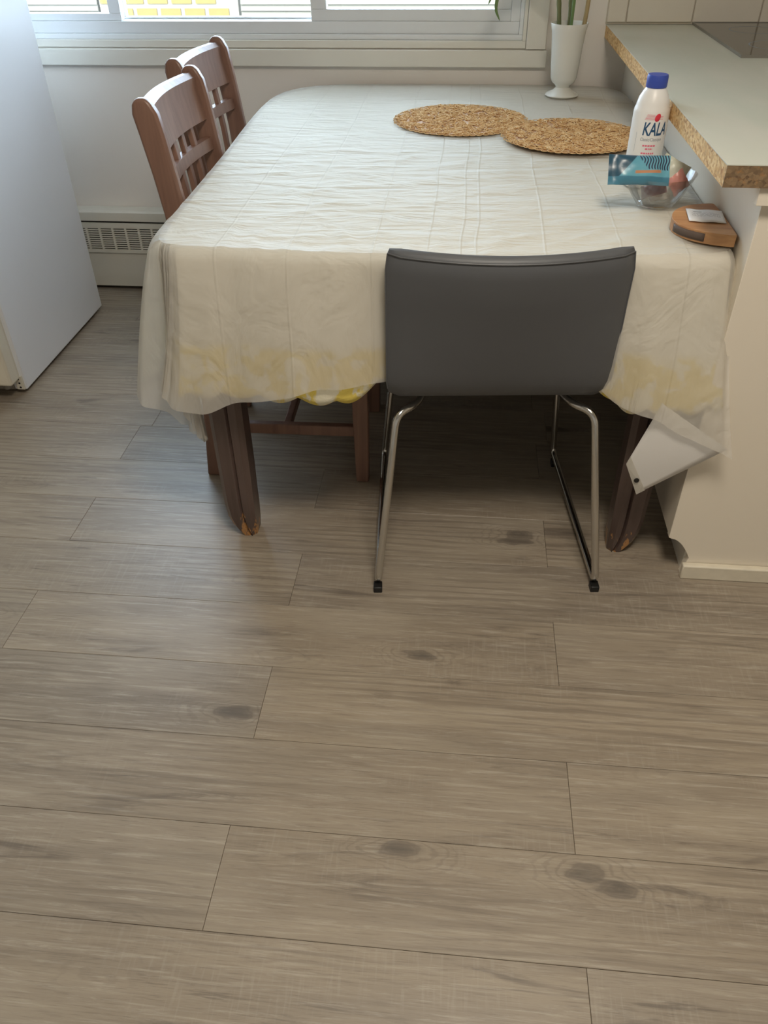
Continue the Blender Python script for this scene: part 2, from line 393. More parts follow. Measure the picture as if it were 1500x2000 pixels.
# wall tiles behind the counter
bx('tile_grout', M['grout'], (.424, XR-.002, WY-.004, WY, .931, 1.56), wall_back)
tm = {}
for r in range(3):
    x = .427
    for c in range(10):
        x1 = .486 if c == 0 else x+.2045
        z0 = .936+r*.207
        if x1 > XR-.005: break
        key = c == 0
        w_ = x1-x
        if key not in tm:
            o = MB().box(-w_/2, w_/2, -.007, 0, -.102, .102).build('tile', M['tile'], wall_back, bevel=.0025); tm[key] = o
        else:
            o = tm[key].copy(); C.objects.link(o)
        o.location = ((x+x1)/2, WY-.003, z0+.102)
        x = x1+.0025

# ------------------------------------------------------------------ window
win = struct(empty('window_1', (0, 0, 0)))
cb = MB(); cb.box(-1.865, .240, 3.032, WY, WZ1, WZ1+.065); cb.box(WX1, .240, 3.034, WY, .859, WZ1); cb.box(-1.865, WX0, 3.034, WY, .859, WZ1)
cb.build('casing', M['white_paint'], win, bevel=.002)
bx('apron', M['white_paint'], (-1.875, .246, 3.030, WY, .806, .857), win, bevel=.002)
def wframe(nm, y0, y1, x0, x1, z0, z1, tb, ts, mat, tt=None):
    b = MB(); tt = tt or tb
    b.box(x0, x1, y0, y1, z0, z0+tb); b.box(x0, x1, y0, y1, z1-tt, z1)
    b.box(x0, x0+ts, y0, y1, z0+tb, z1-tt); b.box(x1-ts, x1, y0, y1, z0+tb, z1-tt)
    return b.build(nm, mat, win, bevel=.0015)
wframe('stool', 3.044, 3.19, WX0+.001, WX1-.001, .860, WZ1-.001, .022, .012, M['white_paint'])
wframe('outer_frame', 3.060, 3.19, WX0+.013, WX1-.013, .882, WZ1-.02, .016, .012, M['vinyl'])
wframe('frame', 3.072, 3.19, WX0+.025, WX1-.025, .898, WZ1-.03, .036, .030, M['vinyl'])
def sash(x0, x1, y0, y1, z0, tb, ts):
    f = wframe('sash', y0, y1, x0, x1, z0, WZ1-.06, tb, ts, M['vinyl'])
    ym = (y0+y1)/2
    bx('pane', M['pane'], (x0+ts, x1-ts, ym-.002, ym+.002, z0+tb, WZ1-.06-tb), f)
sash(-1.755, -1.205, 3.078, 3.108, .934, .022, .040)
sash(-.545, .120, 3.078, 3.108, .934, .034, .052)
sash(-1.245, -.500, 3.130, 3.160, .934, .006, .036)

# ------------------------------------------------------------------ baseboard heater
ht = tag(empty('baseboard_heater', (-1.0, 3.02, 0)), 'long cream baseboard heater with slotted grille under the window', 'heater')
HX0, HX1 = -2.26, .40
def hp(o): o.parent = ht; o.matrix_parent_inverse = Matrix.Translation((1.0, -3.02, 0)); return o
hp(bx('back_plate', M['dark'], (HX0, HX1, 3.000, WY, .03, .285)))
hp(MB().prism([(WY-.001, .318), (2.992, .318), (2.985, .312), (2.985, .280), (2.993, .280), (3.0, .300), (WY-.001, .300)][::-1], 'x', HX0-.005, HX1+.005).build('top_rail', M['heater'], bevel=.001))
hp(bx('lower_panel', M['heater'], (HX0, HX1, 2.993, 2.999, .016, .160), bevel=.001))
g = MB()
g.box(HX0, HX1, 2.985, 2.992, .256, .273); g.box(HX0, HX1, 2.985, 2.992, .156, .170)
n = int((HX1-HX0)/.0525)
for i in range(n+1): g.box(HX0+i*.0525, HX0+i*.0525+.008, 2.985, 2.992, .170, .256)
for i in range(10): g.box(HX0, HX1, 2.986, 2.991, .1745+i*.0086, .1787+i*.0086)
hp(g.build('grille', M['heater']))
for x0, x1 in ((HX0-.012, HX0), (HX1, HX1+.012)): hp(bx('end_cap', M['heater'], (x0, x1, 2.983, WY-.001, .0, .319), bevel=.003))

# ------------------------------------------------------------------ refrigerator
FX1, FY0, FY1 = -1.388, 2.146, 2.80
fr = tag(empty('refrigerator', (-1.74, 2.47, 0)), 'white refrigerator at the left edge, side panel facing the table', 'refrigerator')
def fp(o): o.parent = fr; o.matrix_parent_inverse = Matrix.Translation((1.74, -2.47, 0)); return o
fp(bx('body', M['fridge'], (-2.09, FX1, FY0, FY1, .015, 1.62), bevel=.004))
fp(bx('kickplate', M['steel'], (-2.07, FX1-.04, FY0-.004, FY0, .017, .055)))
d1 = fp(bx('door', M['fridge_door'], (-2.092, FX1-.004, FY0-.068, FY0-.012, .062, 1.12), bevel=.008))
d2 = fp(bx('door', M['fridge_door'], (-2.092, FX1-.004, FY0-.068, FY0-.012, 1.130, 1.622), bevel=.008))
for d, z0, z1 in ((d1, .78, 1.08), (d2, 1.16, 1.42)):
    h = MB().tube([(-2.05, FY0-.068, z0), (-2.05, FY0-.105, z0+.01), (-2.05, FY0-.105, z1-.01), (-2.05, FY0-.068, z1)], .010, 8).build('handle', M['fridge_door'], smooth=True)
    h.parent = d
for z0, z1 in ((.065, 1.117), (1.133, 1.618)): fp(bx('gasket', M['white_paint'], (-2.08, FX1-.012, FY0-.012, FY0, z0, z1)))
hb = fp(bx('hinge_bracket', M['heater'], (FX1-.030, FX1-.004, FY0-.006, FY0, .018, .066), bevel=.001))
for z in (.026, .041, .056):
    s_ = MB(); s_.loft([[(FX1-.017+.0035*math.cos(a*PI/5), yy, z+.0035*math.sin(a*PI/5)) for a in range(10)] for yy in (FY0-.0066, FY0-.005)])
    s_ = s_.build('bracket_hole', M['black_plastic']); s_.parent = hb  # flat black discs painted for the dark inside the bracket holes
fp(MB().lathe([(.010, .035), (.012, .045), (.012, .062)], FX1-.045, FY0-.03, 12).build('hinge_pin', M['steel'], smooth=True))
for x in (-2.05, FX1-.04):
    for y in (FY0+.04, FY1-.04): fp(MB().lathe([(.015, 0), (.015, .016)], x, y, 12).build('foot', M['black_plastic']))

# ------------------------------------------------------------------ cabinet peninsula, countertop, cooktop
CX = .508
kc = tag(empty('kitchen_cabinet', (.95, 2.2, 0)), 'cream kitchen cabinet end with curved toe kick under the worktop', 'cabinet')
def kp(o): o.parent = kc; o.matrix_parent_inverse = Matrix.Translation((-.95, -2.2, 0)); return o
kp(bx('carcass', M['cabinet'], (CX+.001, 1.42, 1.464, WY-.001, .112, .8925)))
arc = [(CX, .110)] + [(lerp(CX+.006, .566, i/7), .107-.056*(i/7)**1.9) for i in range(8)] + [(.560, .032), (.556, .0)]
poly = [(1.42, 0), (1.42, .8925), (CX, .8925)] + arc
kp(MB().prism(poly[::-1], 'y', 1.445, 1.463).build('end_panel', M['cabinet'], bevel=.001))
kp(bx('toe_board', M['white_paint'], (.560, .572, 1.463, WY-.001, .0, .112)))
kp(bx('rail', M['cabinet'], (.492, 1.42, 1.428, 1.4445, .862, .8925), bevel=.001))
bb = bx('shoe_moulding', M['baseboard'], (.553, 1.42, 1.428, 1.4445, 0, .040), bevel=.003); kp(bb)
ct = tag(empty('countertop', (.95, 2.2, .893)), 'pale grey-green laminate worktop with raw chipboard edges', 'countertop')
def cp(o): o.parent = ct; o.matrix_parent_inverse = Matrix.Translation((-.95, -2.2, -.893)); return o
cp(bx('core', M['chip'], (.4275, 1.45, 1.4225, WY-.001, .8935, .9285)))
cp(bx('front_edge', M['chip_shaded'], (.4275, 1.45, 1.4205, 1.4225, .8935, .9285)))
cp(bx('laminate', M['counter'], (.4265, 1.45, 1.4200, WY-.001, .9285, .9300)))
ck = tag(empty('cooktop', (1.0, 2.73, .930)), 'dark glass cooktop set into the worktop by the tiled wall', 'cooktop')
o = MB().box(-.30, .30, -.30, .31, .0, .006).build('glass', M['cook_glass'], ck, bevel=.002)
for (x, y, r) in ((-.15, -.14, .09), (.15, -.14, .075), (-.15, .15, .075), (.15, .15, .09)):
    MB().lathe([(r-.002, .0061), (r, .0063), (r+.002, .0061)], x, y, 40, cap=False).build('burner_ring', M['ink_grey'], ck)
o = MB(); o.box(-.303, .303, -.303, -.300, 0, .007); o.box(-.303, -.300, -.30, .313, 0, .007); o.box(.300, .303, -.30, .313, 0, .007); o.box(-.30, .30, .31, .313, 0, .007)
o.build('rim', M['steel'], ck)

# ------------------------------------------------------------------ dining table
TZ = .757
OUT = [(.503, 1.56), (.503, 2.0), (.503, 2.74), (.496, 2.90), (.46, 2.99), (.36, 3.020), (.10, 3.024), (-.12, 3.024), (-.40, 3.016), (-.52, 2.99), (-.60, 2.915), (-.637, 2.80), (-.642, 2.574), (-.63, 2.30), (-.618, 2.05),
       (-.612, 1.775), (-.607, 1.60), (-.599, 1.505), (-.58, 1.474), (-.535, 1.464), (-.44, 1.458), (-.29, 1.449), (-.05, 1.446), (.15, 1.453), (.33, 1.474), (.45, 1.488), (.488, 1.500), (.502, 1.522)]
tb = tag(empty('dining_table', (-.06, 2.23, 0)), 'dark wooden dining table under white and yellow cloths', 'table')
def tp(o): o.parent = tb; o.matrix_parent_inverse = Matrix.Translation((.06, -2.23, 0)); return o
ocx, ocy = -.06, 2.23
so = smooth_poly(OUT, 2)
ins = [(ocx+(x-ocx)*.976, ocy+(y-ocy)*.984) for x, y in so]
tp(MB().prism(ins, 'z', .722, .750).build('tabletop', M['table_wood'], bevel=.004))
LEGS = ((-.517, 1.528), (.428, 1.542), (-.53, 2.90), (.40, 2.90))
for (x0, x1, y0, y1) in ((-.49, .40, 1.53, 1.552), (-.49, .38, 2.89, 2.912), (-.53, -.508, 1.56, 2.87), (.40, .422, 1.57, 2.87)):
    tp(bx('apron', M['table_wood'], (x0, x1, y0, y1, .63, .722), bevel=.002))
for i, (lx, ly) in enumerate(LEGS):
    sx = -1 if lx < 0 else 1
    def ring(z, wx, wy, ox):
        a, b = wx/2, wy/2; c = .012
        pts = [(-a+c,-b),(-.010,-b),(-.006,-b+.006),(-.002,-b),(a-c,-b),(a,-b+c),(a,b-c),(a-c,b),(-a+c,b),(-a,b-c),(-a,-b+c)]
        return [(sx*(px+ox), py, z) for px, py in pts]
    rs = []
    for z, wx, ox in ((0, .040, -.014), (.012, .050, -.010), (.03, .060, -.006), (.06, .069, -.002), (.10, .074, .0), (.2, .077, .0), (.45, .080, .0), (.720, .080, .0)):
        rs.append(ring(z, wx, .072 if z > .05 else .060+.2*z, ox))
    L = MB().loft(rs).build('leg', M['table_wood'], smooth=True, sharp=30)
    L.location = (lx, ly, 0); tp(L)

# ------------------------------------------------------------------ cloths
def resample(poly, n):
    P = [Vector(p) for p in poly]; P.append(P[0]); d = [0]
    for a, b in zip(P, P[1:]): d.append(d[-1]+(b-a).length)
    out = []; k = 0
    for i in range(n):
        s = d[-1]*i/n
        while d[k+1] < s: k += 1
        out.append(P[k].lerp(P[k+1], (s-d[k])/(d[k+1]-d[k])))
    return out
def wrinkle(x, y):
    """gentle raised ridges of the loose plastic, metres"""
    h = 0
    for (x0, y0, x1, y1, a, wd) in WR:
        dx, dy = x1-x0, y1-y0; L = math.hypot(dx, dy); t = ((x-x0)*dx+(y-y0)*dy)/L/L
        if -.15 < t < 1.15:
            e = ((x-x0)*dy-(y-y0)*dx)/L + .012*math.sin(6*t+x0*20)
            f = max(0, min(1, (t+.15)/.3))*max(0, min(1, (1.15-t)/.3))
            h += a*f*math.exp(-(e/wd)**2)
    return h
rw = random.Random(3)
WR = []
for i in range(60):
    cx, cy = rw.uniform(-.57, .40)-.1*rw.random(), rw.uniform(1.50, 2.15); L = rw.uniform(.08, .32); a = rw.gauss(.12, .28)
    WR.append((cx-L/2*math.cos(a), cy-L/2*math.sin(a), cx+L/2*math.cos(a), cy+L/2*math.sin(a), rw.uniform(.0010, .0028), rw.uniform(.009, .015)))
for i in range(16):
    cx, cy = rw.uniform(-.5, .42), rw.uniform(2.1, 2.9); L = rw.uniform(.1, .35); a = rw.gauss(.1, .35)
    WR.append((cx-L/2*math.cos(a), cy-L/2*math.sin(a), cx+L/2*math.cos(a), cy+L/2*math.sin(a), rw.uniform(.0004, .0010), rw.uniform(.008, .012)))
for x in (-.47, -.40, -.335, -.30, -.245, -.20, -.165, -.12, -.02, .06, .17, .27, .38):
    q = rw.uniform(-.05, .05); WR.append((x, 1.44, x+q, 1.44+rw.uniform(.07, .17), rw.uniform(.002, .0042), rw.uniform(.009, .014)))
# skirt control stations in order round the table: outline point -> hem point (x, y, z)
HEM = [((.46, 2.99), (.46, 3.02, .66)), ((.10, 3.024), (.10, 3.040, .60)), ((-.40, 3.016), (-.41, 3.036, .58)), ((-.60, 2.915), (-.65, 2.94, .50)), ((-.637, 2.80), (-.672, 2.80, .47)),
       ((-.642, 2.574), (-.645, 2.57, .475)), ((-.63, 2.30), (-.62, 2.30, .478)), ((-.618, 2.05), (-.585, 2.05, .478)), ((-.612, 1.775), (-.585, 1.775, .476)), ((-.6085, 1.66), (-.62, 1.66, .45)),
       ((-.606, 1.59), (-.668, 1.60, .420)), ((-.602, 1.535), (-.692, 1.53, .412)), ((-.5985, 1.505), (-.694, 1.490, .408)), ((-.593, 1.492), (-.676, 1.470, .395)), ((-.586, 1.480), (-.630, 1.490, .358)),
       ((-.580, 1.4745), (-.563, 1.492, .292)), ((-.574, 1.4725), (-.585, 1.472, .345)), ((-.568, 1.4705), (-.614, 1.440, .455)), ((-.560, 1.469), (-.610, 1.420, .450)), ((-.545, 1.466), (-.592, 1.408, .430)),
       ((-.50, 1.462), (-.530, 1.412, .420)), ((-.44, 1.458), (-.457, 1.422, .440)), ((-.37, 1.453), (-.375, 1.418, .455)), ((-.29, 1.449), (-.295, 1.412, .482)), ((-.22, 1.448), (-.22, 1.424, .486)), ((-.13, 1.447), (-.13, 1.462, .492)),
       ((-.05, 1.446), (-.05, 1.486, .498)), ((.15, 1.453), (.15, 1.492, .498)), ((.26, 1.465), (.262, 1.494, .490)), ((.33, 1.474), (.335, 1.450, .455)), ((.39, 1.481), (.395, 1.425, .446)),
       ((.45, 1.488), (.455, 1.418, .414)), ((.488, 1.500), (.520, 1.408, .388)), ((.500, 1.516), (.562, 1.398, .368))]
DENSE = [tuple(p) for p in resample(so, 2400)]
def skirt(hem, nst, rows, drop_fn=None, inset=0.0, fold=None):
    # dense stations by interpolating the control table (Catmull-Rom on hem, linear on outline)
    st = []
    for i in range(len(hem)-1):
        p0 = hem[max(i-1, 0)]; p1 = hem[i]; p2 = hem[i+1]; p3 = hem[min(i+2, len(hem)-1)]
        for j in range(nst):
            t = j/nst
            cr = lambda a, b, c, d: .5*((2*b)+(-a+c)*t+(2*a-5*b+4*c-d)*t*t+(-a+3*b-3*c+d)*t**3)
            st.append((tuple(cr(p0[0][k], p1[0][k], p2[0][k], p3[0][k]) for k in range(2)), tuple(cr(p0[1][k], p1[1][k], p2[1][k], p3[1][k]) for k in range(3))))
    st.append(hem[-1])
    st = [(tuple(min(DENSE, key=lambda p: (p[0]-o_[0])**2+(p[1]-o_[1])**2)), h_) for o_, h_ in st]
    G = []
    for i, (o_, h_) in enumerate(st):
        a = st[max(i-1, 0)][0]; b = st[min(i+1, len(st)-1)][0]
        tx, ty = b[0]-a[0], b[1]-a[1]; L = math.hypot(tx, ty) or 1; nx, ny = -ty/L, tx/L     # outward for this direction of travel
        if (o_[0]-ocx)*nx+(o_[1]-ocy)*ny < 0: nx, ny = -nx, -ny
        col = []
        for r in range(rows+1):
            t = r/rows
            ex, ey = (t**.75 if o_[0] < -.57 else t**1.7), t**.75
            rr = .011
            e = min(1, t*9)                       # rounded table edge
            ox = o_[0]+nx*(rr*math.sin(e*PI/2)-inset); oy = o_[1]+ny*(rr*math.sin(e*PI/2)-inset)
            x = ox+(h_[0]-o_[0])*ex; y = oy+(h_[1]-o_[1])*ey
            z = lerp(TZ-inset*.5, h_[2], t) if t > .12 else TZ-inset*.5-(TZ-h_[2])*t*(t/.12)**.6
            if t < .5: z += wrinkle(o_[0], o_[1])*.65*(1-t/.5)**2
            if fold: 
                q = fold(i/nst, t); x += nx*q; y += ny*q
            col.append((x, y, z))
        G.append(col)
    return G
def grid_mesh(G, name, mats, parent=None, solid=.0008):
    b = MB(); b.loft(G, cap=False, closed=False)
    o = b.build(name, mats, parent, smooth=True, sharp=180)
    if solid: m_ = o.modifiers.new('solid', 'SOLIDIFY'); m_.thickness = solid; m_.offset = 0
    return o
tc = tag(empty('tablecloth', (-.06, 2.23, TZ)), 'white creased plastic cloth spread over the dining table', 'tablecloth')
def lp(o): o.parent = tc; o.matrix_parent_inverse = Matrix.Translation((.06, -2.23, -TZ)); return o
# top sheet
N = 360; ringpts = resample(so, N); b = MB()
nr = 110
for i in range(nr+1):
    s = (i/nr)
    for p in ringpts:
        x, y = lerp(ocx, p.x, s), lerp(ocy, p.y, s)
        ed = max(0, 1-((1-s)/.05)) if s > .95 else 0
        b.v.append((x, y, TZ + wrinkle(x, y)*(1-.35*ed) - 0*ed))
for i in range(nr):
    for j in range(N):
        k = (j+1) % N
        if i == 0: b.face((j, N+j, N+k))
        else: b.face((i*N+j, (i+1)*N+j, (i+1)*N+k, i*N+k))
lp(b.build('top_sheet', M['liner'], smooth=True, sharp=180))
def fold_main(u, t): return .004*t*math.sin(u*2.6)+.003*t*math.sin(u*5.3+1) if u < 33 else 0
lp(grid_mesh(skirt(HEM, 10, 34, fold=fold_main), 'skirt', M['liner'], solid=0))
# right edge tucked down beside the cabinet
lp(grid_mesh([[(.503, y, TZ), (.505, y, TZ-.006), (.505, y, TZ-.05)] for y in [1.53+i*.03 for i in range(43)]], 'tucked_edge', M['liner']))
# hanging corner with hem band and eyelet
FLAP = [((.405, .425), (.388, .300), (.424, .215)), ]
A, B_, C_, D_ = Vector((.418, 1.432, .470)), Vector((.374, 1.436, .316)), Vector((.410, 1.438, .236)), Vector((.560, 1.404, .385))
G = []
for i in range(13):
    u = i/12; P0 = B_.lerp(A, u); P1 = C_.lerp(D_, u)
    G.append([P0.lerp(P1, j/10) + Vector((0, -.004*math.sin(u*PI)*math.sin(j/10*PI), 0)) for j in range(11)])
fc = lp(grid_mesh(G, 'hanging_corner', M['liner_hem']))
hm = MB(); dr = (D_-C_).normalized()*.024; up2 = (A-B_).normalized()*.021
off = Vector((0, -.0012, 0))
hm.loft([[B_+off, C_+off, C_+dr*.9+off, B_+up2+off], [B_+off*2, C_+off*2, C_+dr*.9+off*2, B_+up2+off*2]])
hm_o = hm.build('hem_band', M['liner'], None); hm_o.parent = fc
ey = (B_*.42+C_*.58)+dr*.45+off*3
eb = MB(); eb.loft([[ey+Vector((.0058*math.cos(a*PI/8), oo, .0058*math.sin(a*PI/8))) for a in range(16)] for oo in (0, -.001)])
eo = eb.build('eyelet', M['black_plastic']); eo.parent = fc

# lace cloth underneath
lc = tag(empty('lace_tablecloth', (-.06, 2.23, .752)), 'yellow and white lace cloth showing below the white tablecloth hem', 'tablecloth')
LH = []
for (o_, h_) in HEM[4:]:
    if -.6 < o_[0] < -.565 and o_[1] < 1.5: continue
    z = .452
    if -.40 < o_[0] < -.10: z = .450 if o_[0] < -.2 else .466
    if -.16 < o_[0] < .3: z = .497
    if o_[0] > .3: z = .448
    if o_[0] > .45: z = .46
    if o_[1] > 1.7: z = .485
    dx, dy = h_[0]-o_[0], h_[1]-o_[1]
    fr_ = (.757-z)/(.757-h_[2])
    fr_ = min(fr_, 1)
    if o_[0] < -.55 and o_[1] < 1.66: dx, dy = dx*.35, dy*.35
    LH.append((o_, (o_[0]+dx*fr_**1.7*.9, o_[1]+dy*fr_**.75*.8, z)))
def scal(u, t): return 0.0015*math.sin(u*4)
GL = skirt(LH, 10, 24, inset=.008, fold=scal)
for i, col in enumerate(GL):
    for r in range(len(col)):
        x, y, z = col[r]; t = r/(len(col)-1)
        col[r] = (x, y, z - .016*t**6*abs(math.sin(i*.30))+.008*t**6)
grid_mesh(GL, 'skirt', M['lace']).parent = lc
lc.children[0].matrix_parent_inverse = Matrix.Translation((.06, -2.23, -.752))
o = MB().prism([(ocx+(x-ocx)*.985, ocy+(y-ocy)*.99) for x, y in so], 'z', .7505, .7525).build('top', M['lace']); o.parent = lc; o.matrix_parent_inverse = Matrix.Translation((.06, -2.23, -.752))

# ------------------------------------------------------------------ wooden lattice chairs
def wood_chair():
    r = empty('dining_chair')
    hw = .185
    cl = [(0, -.015), (.15, -.002), (.30, .008), (.45, .010), (.60, .006), (.72, -.002), (.80, -.012), (.88, -.024), (.925, -.032), (.945, -.036)]
    for s in (-1, 1):
        b = MB(); rs = []
        for z, x in cl:
            d = .022 if z < .4 else .026
            if z > .86: d = .027
            d_ = d if z < .94 else .020
            rs.append([(x-d_, s*hw-.013, z), (x+d_, s*hw-.013, z), (x+d_, s*hw+.013, z), (x-d_, s*hw+.013, z)])
        x, z = cl[-1][1], .955
        rs.append([(x-.010, s*hw-.010, z), (x+.010, s*hw-.010, z), (x+.010, s*hw+.010, z), (x-.010, s*hw+.010, z)])
        b.loft(rs).build('back_post', M['chair_wood'], r, bevel=.006, seg=3)
        b = MB(); b.loft([[(.400-q, s*hw-q, z), (.400+q, s*hw-q, z), (.400+q, s*hw+q, z), (.400-q, s*hw+q, z)] for z, q in ((0, .017), (.2, .020), (.43, .021))])
        b.build('leg', M['chair_wood'], r, bevel=.003)
        bx('stretcher', M['chair_wood'], (.010, .382, s*hw-.010, s*hw+.010, .143, .174), r, bevel=.003)
        bx('seat_rail', M['chair_wood'], (.02, .382, s*hw-.011, s*hw+.011, .375, .430), r, bevel=.002)
    bx('cross_stretcher', M['chair_wood'], (.19, .21, -hw+.01, hw-.01, .148, .172), r, bevel=.003)
    MB().prism(rrect(.42, .405, .03, 4, .215, 0), 'z', .430, .462).build('seat', M['chair_wood'], r, bevel=.008, seg=3)
    xc = lambda z: (lambda i: lerp(cl[i][1], cl[i+1][1], (z-cl[i][0])/(cl[i+1][0]-cl[i][0])))(max(k for k in range(len(cl)-1) if cl[k][0] <= z))
    def railarc(z0, z1, th, name, bow=.020, roll=False):
        n = 12; rings = []
        for i in range(n+1):
            t = i/n; y = lerp(-hw+.011, hw-.011, t); o_ = -bow*math.sin(t*PI)
            if roll:
                zc = z1; pr = [(xc(z0)+th, z0), (xc(z1-.02)+th, z1-.03), (xc(z1-.01)+th*1.1, z1-.008), (xc(z1)+.004, z1+.002), (xc(z1)-.012, z1+.001), (xc(z1)-.021, z1-.010), (xc(z1-.02)-.016, z1-.022), (xc(z1-.03)-th*.6, z1-.032), (xc(z0)-th*.6, z0)]
            else: pr = [(xc(z0)+th, z0), (xc(z1)+th, z1), (xc(z1)-th, z1), (xc(z0)-th, z0)]
            rings.append([(px+o_, y, pz) for px, pz in pr])
        return MB().loft(rings).build(name, M['chair_wood'], r, smooth=True, sharp=40)
    railarc(.838, .940, .011, 'crest_rail', roll=True)
    railarc(.768, .796, .009, 'lattice_rail')
    railarc(.530, .565, .010, 'lower_rail')
    for y in (-.095, -.032, .032, .095):
        o_ = -.020*math.sin((y+hw)/(2*hw)*PI)
        MB().loft([[(xc(z)+o_-.006, y-.011, z), (xc(z)+o_+.006, y-.011, z), (xc(z)+o_+.006, y+.011, z), (xc(z)+o_-.006, y+.011, z)] for z in (.555, .64, .73, .80, .845)]).build('slat', M['chair_wood'], r, bevel=.002)
    return r
GC = 'wooden lattice-back chairs on the fridge side of the table'
c1 = tag(wood_chair(), 'brown lattice-back wooden chair nearer the camera, pushed under the table', 'chair', GC); c1.location = (-.645, 1.945, 0); c1.rotation_euler.z = math.radians(1)
c2 = tag(copy_tree(c1), 'brown lattice-back wooden chair farther back, next to the window wall', 'chair', GC); c2.location = (-.712, 2.405, 0); c2.rotation_euler.z = math.radians(-2)

# ------------------------------------------------------------------ black chair
bc = tag(empty('side_chair', (.0965, 1.3415, 0), math.radians(5.1)), 'black padded chair with chrome sled legs, its back to the camera', 'chair')
def shell():
    prof = [(.092, .500), (.086, .53), (.077, .60), (.066, .68), (.056, .74), (.052, .770)]       # outer (rear) face v,z going up
    seat = [(.545, .452), (.53, .440), (.40, .432), (.22, .436), (.155, .443), (.118, .458), (.100, .478)]
    path = seat + prof
    n = 20; rings = []; th = .030
    def wid(i):
        return .228 if i >= len(seat) else lerp(.215, .228, i/len(seat))
    P = path; nrm = []
    for i in range(len(P)):
        a, c = P[max(i-1, 0)], P[min(i+1, len(P)-1)]; tx, tz = c[0]-a[0], c[1]-a[1]; L = math.hypot(tx, tz)
        nrm.append((tz/L, -tx/L))     # towards the sitter
    for i, (v, z) in enumerate(P):
        hgt = max(0, min(1, (z-.48)/.25)); bow = .050*hgt
        W = wid(i); outer = []; inner = []
        if i == len(P)-1: W -= .004
        for j in range(n+1):
            u = lerp(-1, 1, j/n)
            off = bow*(u*u) - bow*.55
            ed = 1 if abs(u) < .93 else 1-((abs(u)-.93)/.07)**2*.55
            e0 = (1-ed)*.5*th
            t_ = th
            if i == len(P)-1: e0 += .004; 
            outer.append((u*W, v+off+nrm[i][0]*e0, z+nrm[i][1]*e0))
            inner.append((u*W, v+off+nrm[i][0]*(t_-e0), z+nrm[i][1]*(t_-e0)))
        rings.append(outer + inner[::-1])
    return rings
rg = shell()
# rounded top edge: two extra rings
top = rg[-1]; n = len(top)//2
mid = []
for k, (u, v, z) in enumerate(top):
    jj = k if k < n else 2*n-1-k
    q = top[jj] if k < n else top[k]; opp = top[2*n-1-jj]
    cv = (top[jj][1]+opp[1])/2
    mid.append((u*.985, cv+(v-cv)*.55, z+.008))
rg.append(mid)
sh = MB().loft(rg).build('seat_shell', M['leather'], bc, smooth=True, sharp=50)
# piping seam along the back's outer edge
pts = [rg[i][0] for i in range(6, len(rg)-1)] + [(p[0], p[1]-.0005, p[2]+.001) for p in rg[-2][0:n]] + [rg[i][n-1] for i in range(len(rg)-2, 5, -1)]
MB().tube(pts, .0016, 6).build('seam', M['leather'], sh, smooth=True)
def bendpath(pts, r, n=6):
    out = [Vector(pts[0])]
    for a, b, c in zip(pts, pts[1:], pts[2:]):
        a, b, c = Vector(a), Vector(b), Vector(c)
        p, q = b+(a-b).normalized()*r, b+(c-b).normalized()*r
        for i in range(n+1):
            t = i/n; out.append(p*(1-t)**2 + b*2*t*(1-t) + q*t*t)
    out.append(Vector(pts[-1])); return out
for s in (-1, 1):
    path = bendpath([(s*.12, .30, .420), (s*.165, .135, .427), (s*.207, .100, .427), (s*.252, .010, .024), (s*.240, .545, .024), (s*.205, .50, .418), (s*.12, .46, .420), (s*.12, .30, .420)], .028)
    L = MB().tube(path, .0085, 12).build('sled_leg', M['chrome'], bc, smooth=True)
    for v in (.012, .515):
        MB().box(s*.252-.010 if v < .1 else s*.241-.010, s*.252+.010 if v < .1 else s*.241+.010, v-.012, v+.012, 0, .0165).build('glide', M['black_plastic'], L, bevel=.002)
MB().tube([(-.12, .30, .420), (.12, .30, .420)], .007, 10).build('seat_brace', M['chrome'], bc, smooth=True)

# ------------------------------------------------------------------ placemats
def placemat(loc, rz, label, seed, R=.192, rot=0):
    r = empty('placemat', loc, rz); tag(r, label, 'placemat', 'round woven placemats')
    rr = random.Random(seed)
    MB().lathe([(R-.012, 0), (R-.008, .0008), (R-.012, .0016)], 0, 0, 56).build('backing', M['mat_base'], r)
    b = MB()
    for i in range(700):
        q = math.sqrt(rr.random())*(R-.012); a = rr.random()*2*PI; cx, cy = q*math.cos(a), q*math.sin(a)
        pts = []; ph = rr.random()*2*PI; aa = rr.uniform(.006, .012); bb_ = rr.uniform(.0045, .008); th = rr.random()*PI
        for k in range(9):
            t = 2*PI*k/9; ex, ey_ = aa*math.cos(t)*(1+.2*math.sin(2*t+ph)), bb_*math.sin(t)
            pts.append((cx+ex*math.cos(th)-ey_*math.sin(th), cy+ex*math.sin(th)+ey_*math.cos(th), .0034+.0016*math.sin(2*t+ph)))
        b.tube(pts, .0014, 4, closed=True)
    m_ = 64
    for i in range(m_):
        a = 2*PI*i/m_; q = R-.009+rr.uniform(-.002, .002); cx, cy = q*math.cos(a), q*math.sin(a)
        b.tube([(cx+.0095*math.cos(2*PI*k/9), cy+.0095*math.sin(2*PI*k/9), .0025) for k in range(9)], .0011, 4, closed=True)
    o = b.build('woven_rope', M['rope'], r, smooth=True, sharp=180); o['kind'] = 'stuff'
    return r
placemat((-.025, 2.495, TZ+.0026), .3, 'round woven paper-rope placemat farther from the bottle', 1)
placemat((.275, 2.310, TZ+.0076), 1.1, 'round woven paper-rope placemat beside the bottle, overlapping the other mat', 2, R=.188)

